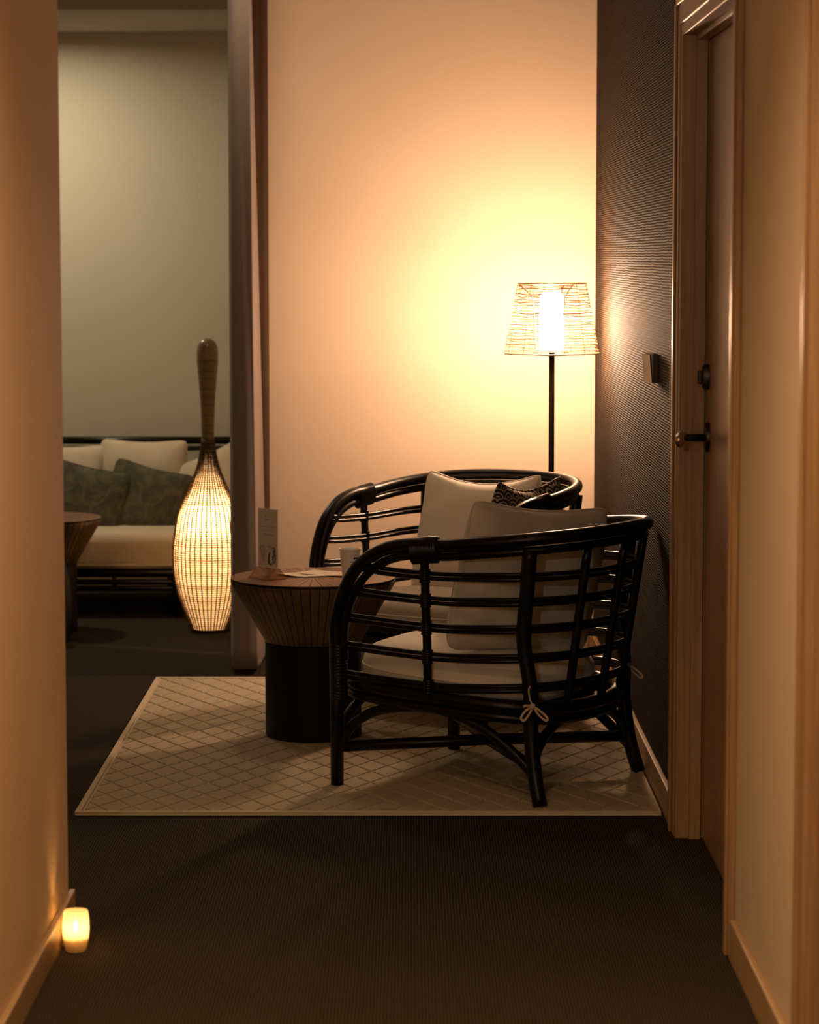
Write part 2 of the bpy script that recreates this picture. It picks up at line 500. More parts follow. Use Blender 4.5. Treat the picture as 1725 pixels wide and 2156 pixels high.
struct('wall_back', box(XE, XR + .3, YB, YB + .11, 0, ZC, .002), M['lamp_wall'], 'beige wall lit by the wicker floor lamp')
struct('wall_alcove', box(-3.2, XE + .4, YA, YA + .1, 0, ZC), M['alcove'], 'grey-beige papered wall behind the sofa')
struct('wall_alcove_right', box(XE + .30, XE + .36, YB + .11, YA, 0, ZC), M['alcove'], 'side wall of the sofa alcove')
struct('wall_far_left', box(-3.2, -3.1, 6.0, YA, 0, ZC), M['alcove'], 'far left wall of the lounge')
struct('wall_lounge_front', box(-3.1, XL - .13, 5.92, 6.0, 0, ZC), M['tan_plaster'], 'lounge wall behind the near left wall')
struct('wall_behind', box(-3.2, 1.2, -1.4, -1.3, 0, ZC), M['tan_plaster'], 'wall at the end of the corridor')
# right wall, in lengths between the doors
struct('wall_right_woven', box(XR, XR + .12, D1B + .02, YB, 0, ZC), M['woven_wall'], 'dark ribbed woven wallcovering on the right wall')
struct('wall_right_near', box(XR, XR + .12, 4.62, D1A - .02, 0, ZC), M['plaster'], 'pale plastered wall between the two doors')
struct('wall_right_over_door', box(XR, XR + .12, D1A - .02, D1B + .02, 2.10, ZC), M['plaster'], 'wall above the oak door')
struct('wall_right_corridor', box(XR, XR + .12, -1.3, 3.66, 0, ZC), M['plaster'], 'corridor wall beyond the near door')
struct('wall_right_over_near_door', box(XR, XR + .12, 3.66, 4.62, 2.10, ZC), M['plaster'], 'wall above the near door')
struct('wall_right_backing', box(XR + .125, XR + .16, -1.3, YB, 0, ZC), M['black'], 'backing behind the doors')
struct('baseboard_right', box(XR - .016, XR - .0002, D1B + .095, YB - .001, 0, .088, .004), M['oak_base'], 'oak baseboard under the dark woven wall')
struct('baseboard_right_near', box(XR - .016, XR - .0002, 4.76, D1A - .115, 0, .088, .004), M['oak_base'], 'oak baseboard between the two doors')
struct('baseboard_back', box(XE, XR - .017, YB - .014, YB - .0002, 0, .088, .004), M['oak_base'], 'oak baseboard under the beige wall')
struct('baseboard_alcove', box(-3.1, XE + .29, YA - .014, YA - .0002, 0, .088, .004), M['oak_base'], 'oak baseboard behind the sofa')

def make_door(name, label, ya, yb, hinge_far=False):
    """door in the right wall: opening ya..yb, seen at a grazing angle from the corridor"""
    d = struct_empty(name, label, (XR, (ya + yb) / 2, 0))
    yc = (ya + yb) / 2
    def P(n, me, mat, par=d):
        o = link(n, me, mat, par); o.location = (0, 0, 0)
        me.transform(Matrix.Translation((-XR, -yc, 0)) if par is d else Matrix.Identity(4))
        return o
    T = .022; CW = .085; JT = .03; top = 2.085
    # casings: stepped profile (thick outer band, thinner inner band)
    for y0, y1, n0, n1 in ((yb, yb + CW, yb + .05, yb + CW), (ya - CW, ya, ya - CW, ya - .05)):
        c = P('casing', box(XR - T * .72, XR - .0003, y0, y1, 0, top + CW, .003), M['oak'])
        me = box(XR - T, XR - T * .7, n0, n1, 0, top + CW, .003); me.transform(Matrix.Translation((-XR, -yc, 0)))
        link('casing_bead', me, M['oak'], c)
    c = P('head_casing', box(XR - T * .72, XR - .0003, ya + .0005, yb - .0005, top, top + CW, .003), M['oak_h'])
    me = box(XR - T, XR - T * .7, ya - CW + .001, yb + CW - .001, top + .05, top + CW, .003); me.transform(Matrix.Translation((-XR, -yc, 0)))
    link('casing_bead', me, M['oak_h'], c)
    # jambs and stops
    P('jamb', box(XR - .012, XR + .115, yb - JT, yb - .0005, 0, top, .002), M['oak'])
    P('jamb', box(XR - .012, XR + .115, ya + .0005, ya + JT, 0, top, .002), M['oak'])
    P('head_jamb', box(XR - .012, XR + .115, ya + JT, yb - JT, top - JT, top - .0005, .002), M['oak_h'])
    P('door_stop', box(XR + .022, XR + .052, yb - JT - .014, yb - JT - .0003, 0, top - JT, .002), M['oak'])
    P('door_stop', box(XR + .022, XR + .052, ya + JT + .0003, ya + JT + .014, 0, top - JT, .002), M['oak'])
    P('head_stop', box(XR + .022, XR + .052, ya + JT + .015, yb - JT - .015, top - JT - .014, top - JT - .0003, .002), M['oak_h'])
    slab = P('door_slab', box(XR + .056, XR + .096, ya + JT + .004, yb - JT - .016, .006, top - JT - .004, .0015), M['door'])
    return d, slab, yc

d1, slab1, yc1 = make_door('door_1', 'oak veneered door with lever handle in pale oak casing', D1A, D1B)
# lever set on the far edge of door 1 (local: x from wall plane, y from door centre)
hx = .056; hy = D1B - .03 - .016 - .062 - yc1; hz = 1.045
def rosette(r, z0, sy=1.0):
    mb = MB(); base = len(mb.v)
    prof = [(r, 0), (r, .006), (r * .93, .010), (r * .6, .0125), (.001, .013)]
    mb.lathe(prof, 36)
    for v in mb.v:
        x, y, z = v; v.x, v.y, v.z = hx - z, hy + x, z0 + y * sy
    return mb.me('rosette', angle=.8)
hd = link('lever_handle', rosette(.030, hz, 1.25), M['metal_dark'], d1)
mb = MB().tube([(hx - .008, hy, hz), (hx - .052, hy, hz), (hx - .066, hy - .006, hz)], .0095, 14)
link('spindle', mb.me('spindle'), M['metal_dark'], hd)
mb = MB()
mb.tube(catmull([(hx - .062, hy + .006, hz), (hx - .067, hy - .02, hz + .001), (hx - .074, hy - .055, hz + .002), (hx - .082, hy - .095, hz + .001), (hx - .089, hy - .120, hz - .001)], 6),
        [.011, .013, .0165, .0195, .0195, .014], 14, flat=.6)
link('lever', mb.me('lever'), M['steel'], hd)
mb = MB().lathe([(.017, 0), (.017, .014), (.014, .018), (.001, .018)], 30)
for v in mb.v:
    x, y, z = v; v.x, v.y, v.z = hx - z, hy + .006 + x * .9, 1.198 + y * 1.9
db = link('deadbolt', mb.me('deadbolt', angle=.7), M['metal_dark'], d1)
link('thumb_turn', box(hx - .030, hx - .018, hy, hy + .009, 1.180, 1.214, .003), M['metal_dark'], db)
d2, slab2, yc2 = make_door('door_2', 'near oak door casing at the right edge of the frame', 3.66, 4.62)

# ------------------------------------------------------------------ ceiling downlights (lamps of the place, above the frame)
def downlight(label, x, y, z, mat, depth=0.0):
    o = thing('ceiling_downlight', label, 'ceiling light', (x, y, z))
    link('trim_ring', MB().lathe([(.075, -.0005), (.085, -.006), (.082, -.009), (.064, -.004), (.064, -.0005)], 36, cap=False).me('ring'), M['white_metal'], o)
    link('lens', MB().lathe([(.001, -.002), (.063, -.002)], 36, cap=False).me('lens'), mat, o)
    if depth:
        link('can', MB().lathe([(.065, -.0045), (.065, -depth), (.069, -depth), (.069, -.0075)], 36, cap=False).me('can', angle=.7), M['black'], o)
    return o
downlight('recessed ceiling light above the sofa alcove, out of frame', -1.75, 11.45, ZA, M['alcove_lens'])
downlight('recessed ceiling light in the corridor nearer the doorway', -.20, 4.0, ZC, M['hall_lens'], .068)
downlight('recessed ceiling light in the corridor behind the camera', -.05, 1.0, ZC, M['alcove_lens'], .085)
downlight('recessed ceiling light just in front of the curtain', -.61, 9.28, ZC, M['lounge_lens'])

# wall sconce behind the camera: the neutral light that comes down the corridor
sco = thing('wall_sconce', 'globe wall light on the left corridor wall behind the camera', 'wall light', (XL, -.35, 1.95))
link('wall_plate', box(.0003, .014, -.05, .05, -.09, .03, .004), M['metal_dark'], sco)
link('bracket', MB().tube([(.012, 0, -.07), (.08, 0, -.085), (.10, 0, -.075)], .008, 10).me('bracket'), M['metal_dark'], sco)
link('globe', MB().lathe([(.02, -.078)] + [(.08 * math.cos(a), .08 * math.sin(a)) for a in [-1.3 + k * .17 for k in range(17)]] + [(.001, .0801)], 32).me('globe'), M['sconce_glass'], sco)
for v in sco.children[-1].data.vertices: v.co.x += .10

# ================================================================== RUG
RX0, RX1, RY0, RY1 = -.902, .679, 7.178, 9.53
rug = thing('area_rug', 'beige diamond patterned area rug under the armchairs', 'rug', ((RX0 + RX1) / 2, (RY0 + RY1) / 2, 0))
rw, rl = (RX1 - RX0) / 2, (RY1 - RY0) / 2
link('rug_backing', box(-rw, rw, -rl, rl, .0005, .007, .003), M['rug_base'], rug)
for x0, x1, y0, y1 in ((-rw, rw, -rl, -rl + .016), (-rw, rw, rl - .016, rl), (-rw, -rw + .016, -rl + .016, rl - .016), (rw - .016, rw, -rl + .016, rl - .016)):
    link('binding', box(x0, x1, y0, y1, .0068, .0125, .0025), M['rug_base'], rug)
hwid, hlen, gap = .046, .084, .0055
mb = MB()
bx, by = rw - .022, rl - .022
def clip(poly, ax, lim, sgn):
    out = []
    for i in range(len(poly)):
        p, q = poly[i], poly[(i + 1) % len(poly)]
        ip, iq = sgn * p[ax] <= lim, sgn * q[ax] <= lim
        if ip: out.append(p)
        if ip != iq:
            t = (sgn * lim - p[ax]) / (q[ax] - p[ax]); out.append((p[0] + (q[0] - p[0]) * t, p[1] + (q[1] - p[1]) * t))
    return out
ni, nj = int(bx / hwid) + 2, int(by / hlen) + 2
for i in range(-ni, ni + 1):
    for j in range(-nj, nj + 1):
        if (i + j) % 2: continue
        cx, cy = i * hwid, j * hlen
        g = gap / 2 * math.sqrt(1 / hwid ** 2 + 1 / hlen ** 2)
        def dia(k): return [(cx + hwid * k, cy), (cx, cy + hlen * k), (cx - hwid * k, cy), (cx, cy - hlen * k)]
        rings = []
        ok = True
        for k, z in ((1 - g, .0065), (1 - g * 1.35, .0100), (1 - g * 2.4, .0112)):
            p = dia(k)
            for ax, lim in ((0, bx), (1, by)):
                for sg in (1, -1): p = clip(p, ax, lim - (z - .0065) * .5, sg) if p else p
            rings.append((p, z))
        if any(len(p) < 3 for p, z in rings): continue
        n = len(rings[0][0])
        if any(len(p) != n for p, z in rings): continue
        b = len(mb.v)
        for p, z in rings: mb.v += [Vector((x, y, z)) for x, y in p]
        for r_ in range(2):
            for k in range(n):
                l = (k + 1) % n
                mb.f.append((b + r_ * n + k, b + r_ * n + l, b + (r_ + 1) * n + l, b + (r_ + 1) * n + k))
        mb.f.append(tuple(b + 2 * n + k for k in range(n)))
o = link('diamond_pile', mb.me('diamond_pile', smooth=False), M['rug_pile'], rug); o['kind'] = 'stuff'
RUGZ = .0115

# ================================================================== TABLES
def make_table(name, label, loc, s=1.0, group=None):
    t = thing(name, label, 'side table', loc, 0, group)
    H, RT, RB, ZB = .497 * s, .256 * s, .150 * s, .300 * s
    link('base', MB().lathe([(RB - .006, 0), (RB, .006), (RB, ZB - .004), (RB - .004, ZB)], 72).me('base', angle=.6), M['black'], t)
    link('core', MB().lathe([(RB - .006, ZB + .0005), (RT - .010, H - .016), (RT - .010, H - .0075)], 72).me('core', angle=.6), M['black'], t)
    n = 54
    def stave():
        mb = MB(); da = 2 * PI / n; g = .0013
        prof = [(RB + .001, ZB - .001), ((RB + RT) / 2 + .0015, (ZB + H) / 2 - .006), (RT - .002, H - .020), (RT, H - .013), (RT, H - .0085)]
        rows = []
        for r, z in prof:
            row = []
            for q in range(4):
                a = -da / 2 + da * q / 3
                sgn = -1 if q == 0 else (1 if q == 3 else 0)
                aa = a - sgn * g / r
                row.append(Vector(((r) * math.cos(aa), (r) * math.sin(aa), z)))
            rows.append(row)
        inner = [[Vector((v.x * (1 - .007 / r), v.y * (1 - .007 / r), v.z)) for v in row] for row, (r, z) in zip(rows, prof)]
        b = 0
        for row in rows: mb.v += row
        for row in inner: mb.v += row
        R, Q = len(prof), 4
        for i in range(R - 1):
            for q in range(Q - 1):
                mb.f.append((i * Q + q, i * Q + q + 1, (i + 1) * Q + q + 1, (i + 1) * Q + q))
            o_ = R * Q
            mb.f.append((i * Q, (i + 1) * Q, o_ + (i + 1) * Q, o_ + i * Q))
            mb.f.append((i * Q + 3, o_ + i * Q + 3, o_ + (i + 1) * Q + 3, (i + 1) * Q + 3))
        mb.f.append(tuple((R - 1) * Q + q for q in range(Q)) + tuple(R * Q + (R - 1) * Q + q for q in range(Q))[::-1])
        return mb.me('stave', smooth=False)
    sm = stave(); sm.materials.append(M['table_wood'])
    for k in range(n): link('stave', sm, None, t, rot=(0, 0, 2 * PI * k / n))
    link('top_underlay', MB().lathe([(RT - .002, H - .0075), (RT - .002, H - .0022)], 72).me('underlay', angle=.6), M['black'], t)
    n2 = 44
    mb = MB(); da = 2 * PI / n2; g = .0009
    A = [(.012, 0)] ; top = []; 
    r0, r1 = .02, RT
    pts = []
    for q in range(4):
        a = -da / 2 + da * q / 3; sg = -1 if q == 0 else (1 if q == 3 else 0)
        pts.append(Vector((r1 * math.cos(a - sg * g / r1), r1 * math.sin(a - sg * g / r1), 0)))
    pts += [Vector((r0 * math.cos(da / 2 - g / r0), r0 * math.sin(da / 2 - g / r0), 0)), Vector((r0 * math.cos(-da / 2 + g / r0), r0 * math.sin(-da / 2 + g / r0), 0))]
    wm = prism([p + Vector((0, 0, H - .0022)) for p in pts], (0, 0, .0022), 'wedge')
    wm.materials.append(M['table_top'])
    for k in range(n2): link('top_wedge', wm, None, t, rot=(0, 0, 2 * PI * (k + .5) / n2))
    link('centre_disc', MB().lathe([(.0193, H - .0021), (.0193, H + .0001), (.001, H + .0001)], 32).me('disc'), M['table_top'], t)
    return t
TX, TY = -.300, 8.362
table1 = make_table('side_table', 'round walnut side table with conical top and black drum base holding the cup', (TX, TY, RUGZ))
TT = RUGZ + .4975
table2 = make_table('side_table', 'dark conical side table half hidden behind the left wall', (-1.475, 10.80, 0), .925)

# stool tucked in front of table 2
mb = MB().lathe([(.095, 0), (.112, .01), (.118, .10), (.116, .20), (.108, .26), (.092, .305), (.066, .338), (.035, .352), (.002, .356)], 48)
st = tag(link('barrel_stool', mb.me('stool', angle=1.2), M['black'], loc=(-1.437, 10.50, 0)), 'low glossy black rounded stool beside the half hidden table', 'stool')

# ------------------------------------------------------------------ things on the table
def menu_stand():
    a = math.radians(-46)      # direction of the card width
    p = (TX - .137, TY - .045, TT)
    o = thing('menu_stand', 'clear acrylic menu stand with white card on the side table', 'menu stand', p, a)
    w = .096
    # acrylic foot: open triangular prism
    tri = lambda t: [Vector((-w / 2, -.040, .0008)), Vector((-w / 2, .040, .0008)), Vector((-w / 2, .003, .034)), Vector((-w / 2, -.003, .034))]
    for q, (A, B) in enumerate((((-.040, .0006), (.040, .0006)), ((-.040, .0006), (-.003, .034)), ((.040, .0006), (.003, .034)))):
        d = Vector((0, B[0] - A[0], B[1] - A[1])).normalized(); nrm = Vector((0, -d.z, d.y)) * .0016
        P = [Vector((-w / 2, *A)), Vector((-w / 2, *B)), Vector((-w / 2, *B)) + nrm, Vector((-w / 2, *A)) + nrm]
        link('foot_panel', prism(P, (w, 0, 0), 'foot'), M['acrylic_foot'], o)
    for s in (-1, 1):
        link('sleeve_panel', box(-w / 2, w / 2, s * .0022 - .0008, s * .0022 + .0008, .034, .218, .0005), M['acrylic'], o)
    c = link('menu_card', box(-w / 2 + .003, w / 2 - .003, -.0008, .0008, .036, .215), M['paper'], o)
    # print, on the face towards the corridor
    yf = -.0011
    def ink(poly, mat):
        link('print', MB().poly([(x, yf, z) for x, z in poly]).me('print', smooth=False), mat, c)
    def rect(x0, x1, z0, z1, mat): ink([(x0, z0), (x1, z0), (x1, z1), (x0, z1)], mat)
    rect(-.012, -.006, .188, .200, M['ink_pale']); rect(-.014, .012, .180, .184, M['ink_pale'])
    for z, x0, x1 in ((.160, -.036, .036), (.148, -.026, .028), (.136, -.026, .030), (.133, -.020, .024)):
        rect(x0, x1, z, z + .0022, M['ink_pale'])
    ink([(-.040, .098), (-.024, .104), (-.010, .097), (-.014, .072), (-.020, .050), (-.024, .050), (-.030, .074)], M['ink_pale'])
    ink([(-.008, .098), (.010, .104), (.030, .092), (.024, .088), (.006, .094)], M['ink_pale'])
    ink([(.020, .096), (.028, .100), (.037, .094), (.034, .080), (.040, .066), (.036, .052), (.026, .044), (.020, .052), (.024, .066), (.022, .082)], M['ink_grey'])
    ink([(.002, .074), (.008, .084), (.012, .080), (.008, .066), (.010, .048), (.004, .042), (-.002, .052)], M['ink'])
    ink([(.020, .070), (.027, .074), (.024, .082), (.030, .092), (.036, .086), (.033, .078), (.037, .072), (.030, .068), (.026, .060), (.020, .058)], M['ink'])
    ink([(.006, .044), (.016, .050), (.020, .044), (.012, .040)], M['ink'])
    return o
menu_stand()

def brochures():
    specs = [(-.030, .060, .0, 38, .004), (.012, .045, .0012, 12, .0), (.046, .060, .0024, -26, .002)]
    labs = ['cream folded leaflet at the bottom of the fan beside the menu stand', 'cream printed leaflet in the middle of the fan on the side table', 'topmost cream leaflet of the fan nearest the paper cup']
    for (dx, dy, dz, ang, lift), lab in zip(specs, labs):
        o = thing('leaflet', lab, 'leaflet', (TX + dx, TY + dy, TT + dz + .0004), math.radians(ang), 'leaflets on the side table')
        V, Fc = [], []
        for k, zz in enumerate((0, .0008)):
            for i in range(9):
                x = -.075 + .15 * i / 8; z = zz + lift * (x / .075) ** 2
                V += [(x, -.052, z), (x, .052, z)]
        for i in range(8):
            a = i * 2
            Fc += [(a, a + 1, a + 3, a + 2), (18 + a, 18 + a + 2, 18 + a + 3, 18 + a + 1), (a, a + 2, 20 + a, 18 + a), (a + 1, 19 + a, 21 + a, a + 3)]
        Fc += [(0, 18, 19, 1), (16, 17, 35, 34)]
        link('sheet', mesh('sheet', V, Fc, False), M['cream_paper'], o)
        mb = MB()
        for q in range(3):
            pts = [(.03 * math.cos(a + q) * (1 - q * .22) + .01, .026 * math.sin(a + q) * (1 - q * .2), .0013 + lift * .2) for a in [k * .5 for k in range(10)]]
            mb.quadstrip(pts, [(x * .93, y * .93, z) for x, y, z in pts])
        link('print', mb.me('print'), M['ink_brown'], o)
brochures()

def paper_cup():
    o = thing('paper_cup', 'white printed paper cup standing on the walnut side table', 'cup', (TX + .118, TY - .100, TT), 0)
    rb, rt, h = .0235, .0325, .098
    body = link('cup_body', MB().lathe([(.001, .006), (rb - .001, .006), (rb, .0005), (rb + .0006, .004), (rt, h), (rt - .0008, h), (rb - .001, .008)], 48, cap=False).me('cup', angle=.7), M['paper'], o)
    link('rolled_rim', MB().tube([(rt * math.cos(2 * PI * k / 40), rt * math.sin(2 * PI * k / 40), h) for k in range(40)], .0017, 8, closed=True).me('rim'), M['paper'], o)
    def patch(a0, a1, z0, z1, mat, round_=False):
        A, B = [], []
        n = 8
        for i in range(n + 1):
            a = math.radians(a0 + (a1 - a0) * i / n)
            r = lambda z: rb + (rt - rb) * z / h + .0005
            ins = 0
            if round_:
                e = abs(2 * i / n - 1); ins = (z1 - z0) * .5 * (1 - math.sqrt(max(0, 1 - max(0, (e - .6) / .4) ** 2)))
            A.append((r(z0) * math.cos(a), r(z0) * math.sin(a), z0 + ins)); B.append((r(z1) * math.cos(a), r(z1) * math.sin(a), z1 - ins))
        link('print', MB().quadstrip(A, B).me('print'), mat, body)
    patch(-72, -26, .068, .074, M['ink'], True)
    for a0, a1 in ((-92, -80), (-78, -70), (-68, -56), (-54, -46), (-44, -30)): patch(a0, a1, .0585, .0612, M['ink'])
    for a0, a1 in ((-80, -72), (-70, -60), (-58, -44)): patch(a0, a1, .0515, .0540, M['ink'])
    patch(-68, -24, .030, .044, M['ink_red'])
    for z in (.0075, .0165): patch(-118, -70, z, z + .0008, M['ink'])
    for a0, a1 in ((-114, -104), (-102, -96), (-94, -82)): patch(a0, a1, .0115, .0135, M['ink'])
    return o
paper_cup()

# ================================================================== RATTAN ARMCHAIRS
def Wz(z): return .325 + .028 * (z - .25) / .45
def Ub(z): return -.365 - .070 * (z - .3) / .43
U0, NS = -.05, 2.5
def plan(th, z, inset=0.0):
    """th 0..pi around the rounded back: 0 = left side, pi = right side"""
    c, s = math.cos(th), math.sin(th)
    cu = math.copysign(abs(c) ** (2 / NS), c); su = abs(s) ** (2 / NS)
    return (U0 + (Ub(z) + inset - U0) * su, (Wz(z) - inset) * cu)
RIMF = [(.312, .36), (.311, .42), (.305, .475), (.282, .545), (.234, .622), (.155, .676), (.06, .699)]
def ring_pts(front, zs, zb, inset=0.0, n=26):
    """left front -> round the back -> right front; front = [(u, z)...] of one side"""
    L = [(u, Wz(z) - inset, z) for u, z in front]
    A = []
    for k in range(n + 1):
        th = PI * k / n
        su = abs(math.sin(th)) ** (2 / NS); z = zs + (zb - zs) * su
        u, v = plan(th, z, inset); A.append((u, v, z))
    return L + A + [(u, -v, z) for u, v, z in L[::-1]]
def ridged(p0, p1, r, turns, amp=.0012):
    """a bound length of cane between two points: a tube with wrapped ridges"""
    P0, P1 = Vector(p0), Vector(p1); n = turns * 4
    pts = [P0.lerp(P1, i / n) for i in range(n + 1)]
    rad = [r + amp * (1 if i % 4 in (1, 2) else -.6) for i in range(n + 1)]
    return pts, rad

def chair_parts(t):
    lm = M['lacquer']
    rim = catmull(ring_pts(RIMF, .702, .742), 3)
    link('top_rail', MB().tube(rim, .0185, 12).me('top_rail'), lm, t)
    f2 = [(.286, .36), (.285, .42), (.278, .468), (.257, .526), (.214, .594), (.145, .645), (.06, .669)]
    link('under_rail', MB().tube(catmull(ring_pts(f2, .671, .711, .002), 3), .0125, 10).me('under_rail'), lm, t)
    # legs
    for s in (1, -1):
        link('leg', MB().tube([(.312, s * Wz(.3), 0), (.312, s * Wz(.3), .2), (.312, s * Wz(.42), .44)], [.0185, .0195, .019], 14).me('leg'), lm, t)
        pts, rad = ridged((.306, s * Wz(.3), .245), (.303, s * Wz(.4), .405), .0255, 18)
        link('leg_binding', MB().tube(pts, rad, 12).me('leg_binding'), lm, t)
        pl = [(-.325, s * .300, 0), (-.300, s * .288, .10), (-.285, s * .282, .22)]
        for z in (.32, .45, .58, .70):
            u, v = plan(.62, z, -.004); pl.append((u * .98 - .0, s * v, z))
        pl[3] = (-.285, s * .284, .32)
        link('leg', MB().tube(catmull(pl, 5), .0205, 14).me('leg'), lm, t)
        # slim side spindle and arm binding
        sp = [(.01, s * (Wz(z) + .002), z) for z in (.262, .30, .40, .5, .6, .675)]
        sp[0] = (.004, s * (Wz(.26) - .02), .262)
        link('spindle', MB().tube(catmull(sp, 4), .0125, 12).me('spindle'), lm, t)
        mb = MB(); pts, rad = ridged((.048, s * Wz(.69), .683), (-.035, s * Wz(.69), .688), .0205, 16)
        mb.tube(pts, rad, 14)
        for v in mb.v: v.z = .685 + (v.z - .685) * 1.75
        link('arm_binding', mb.me('arm_binding'), lm, t)
        # arched brace between front and back leg
        ar = [(.306, s * .322, .105), (.275, s * .318, .165), (.20, s * .312, .215), (.09, s * .306, .238), (-.02, s * .298, .236), (-.12, s * .29, .205), (-.20, s * .286, .16), (-.27, s * .284, .105), (-.30, s * .288, .075)]
        link('side_arch', MB().tube(catmull(ar, 4), .0145, 12).me('side_arch'), lm, t)
    for th in (1.15, PI / 2, PI - 1.15):
        pts = [(*plan(th, z, .004), z) for z in (.26, .4, .55, .70)]
        link('back_spindle', MB().tube(catmull(pts, 4), .0125, 10).me('back_spindle'), lm, t)
    # twin rails round the sides and back
    for i, (z, uf) in enumerate(((.616, .226), (.547, .270), (.471, .294), (.390, .302), (.306, .302))):
        rl = None
        for dz in (.0068, -.0068):
            fr = [(uf + (.004 if dz < 0 else 0), z + dz + .012), (.15, z + dz + .004), (.03, z + dz)]
            me = MB().tube(catmull(ring_pts(fr, z + dz, z + dz + .012, .006), 2), .0066, 8).me('rail')
            link('rail', me, lm, t)
        for s in (1, -1):
            pts, rad = ridged((.010, s * (Wz(z) + .002), z - .020), (.010, s * (Wz(z) + .002), z + .020), .0150, 6, .0008)
            link('joint_binding', MB().tube(pts, rad, 10).me('joint_binding'), lm, t)
    # seat frame: two stacked rings, front bar and slats
    def seat_ring(dz, ins):
        pts = [(.300, v * (Wz(.3) - .03), .288 + dz) for v in (-.9, -.5, 0, .5, .9)]
        for k in range(21):
            th = PI * k / 20; z = .272 + dz - .022 * math.sin(th)
            u, v = plan(th, .26, ins); pts.append((u, v, z))
            if k == 0: pts.insert(-1, (.16, v, .281 + dz))
            if k == 20: pts.append((.16, v, .281 + dz))
        return catmull(pts, 3, True)
    link('seat_ring', MB().tube(seat_ring(0, .012), .0205, 12, closed=True).me('seat_ring'), lm, t)
    link('lower_seat_ring', MB().tube(seat_ring(-.032, .016), .0145, 10, closed=True).me('lower_seat_ring'), lm, t)
    for u in (.22, .13, .04, -.05, -.14, -.23):
        w = .30 if u > -.1 else .28
        link('seat_slat', MB().tube([(u, -w, .268 + u * .04), (u, w, .268 + u * .04)], .010, 8).me('seat_slat'), lm, t)
    dk = seat_ring(-.014, .03)[::3]
    link('seat_deck', prism(dk, (0, 0, .004), 'seat_deck'), M['black'], t)
    # front and back arches, crossed stretchers
    ar = [(.312, v, z) for v, z in ((.318, .12), (.285, .18), (.20, .228), (.08, .25), (-.08, .25), (-.20, .228), (-.285, .18), (-.318, .12))]
    link('front_arch', MB().tube(catmull(ar, 4), .0145, 12).me('front_arch'), lm, t)
    ar = [(-.292, v, z) for v, z in ((.285, .085), (.25, .15), (.17, .195), (.06, .215), (-.06, .215), (-.17, .195), (-.25, .15), (-.285, .085))]
    link('back_arch', MB().tube(catmull(ar, 4), .0145, 12).me('back_arch'), lm, t)
    for s in (1, -1):
        link('cross_stretcher', MB().tube([(.312, s * .325, .108), (0, 0, .106 + s * .002), (-.300, -s * .288, .102)], .0165, 12).me('cross_stretcher'), lm, t)

def make_cushion(name, label, loc, rotz, group):
    """thick seat cushion, D-shaped in plan, sloping a little towards the back"""
    o = thing(name, label, 'cushion', loc, rotz, group)
    V, Fc = [], []
    n, m = 72, 14
    def outline(a):
        c, s = math.cos(a), math.sin(a)
        p = 3.6 if c > 0 else 2.6
        return (math.copysign(abs(c) ** (2 / p), c) * (.322 if c > 0 else .285) + .008, math.copysign(abs(s) ** (2 / p), s) * .292)
    rings = []
    for j in range(m + 1):
        ph = -PI / 2 + PI * j / m
        rr = abs(math.cos(ph)) ** .32 if abs(math.cos(ph)) > 1e-6 else 0
        zz = math.copysign(abs(math.sin(ph)) ** .75, math.sin(ph)) * .062
        rings.append((rr, zz * 1.08))
    for rr, zz in rings:
        for k in range(n):
            u, v = outline(2 * PI * k / n)
            crown = .010 * (1 - rr * rr) if zz > 0 else 0
            p = Vector((u * rr, v * rr, zz + crown))
            p.z += .004 * mnoise.noise(p * 7 + Vector((rotz, 1, 2)))
            p.z += p.x * .055
            V.append(p)
    for j in range(m):
        for k in range(n):
            l = (k + 1) % n
            Fc.append((j * n + k, j * n + l, (j + 1) * n + l, (j + 1) * n + k))
    me = mesh('cushion', V, Fc)
    me.transform(Matrix.Translation((0, 0, .320)))
    link('cover', me, M['linen'], o)
    pts = [Vector((outline(2 * PI * k / n)[0] * 1.001, outline(2 * PI * k / n)[1] * 1.001, .320 + outline(2 * PI * k / n)[0] * .055)) for k in range(n)]
    link('piping', MB().tube(pts, .0035, 6, closed=True).me('piping'), M['linen'], o)
    return o

def make_bow(parent, u, v, z):
    """tie ribbon knotted round the back leg; local axes of the chair"""
    b = bpy.data.objects.new('tie_bow', None); COL.objects.link(b); b.parent = parent
    b.location = (u, v, z)
    def strip(n, pts, r=.0042):
        link(n, MB().tube(catmull(pts, 6), r, 8, flat=.45).me(n), M['tie'], b)
    strip('tie_end', [(.016, -.02, .060), (.018, .004, .045), (.010, .012, .018), (0, .013, .002)])
    strip('loop', [(0, .014, 0), (.020, .018, -.012), (.036, .016, -.034), (.026, .016, -.040), (.010, .017, -.020), (0, .014, 0)], .0036)
    strip('loop', [(0, .014, 0), (-.022, .018, -.008), (-.046, .018, -.026), (-.040, .017, -.034), (-.018, .016, -.020), (0, .014, 0)], .0036)
    strip('tie_end', [(.002, .015, 0), (.018, .021, .002), (.026, .020, -.002)], .0036)
    mb = MB().tube([(-.007, .015, .001), (0, .018, .002), (.008, .015, .001)], [.006, .0085, .006], 10)
    link('knot', mb.me('knot'), M['tie'], b)

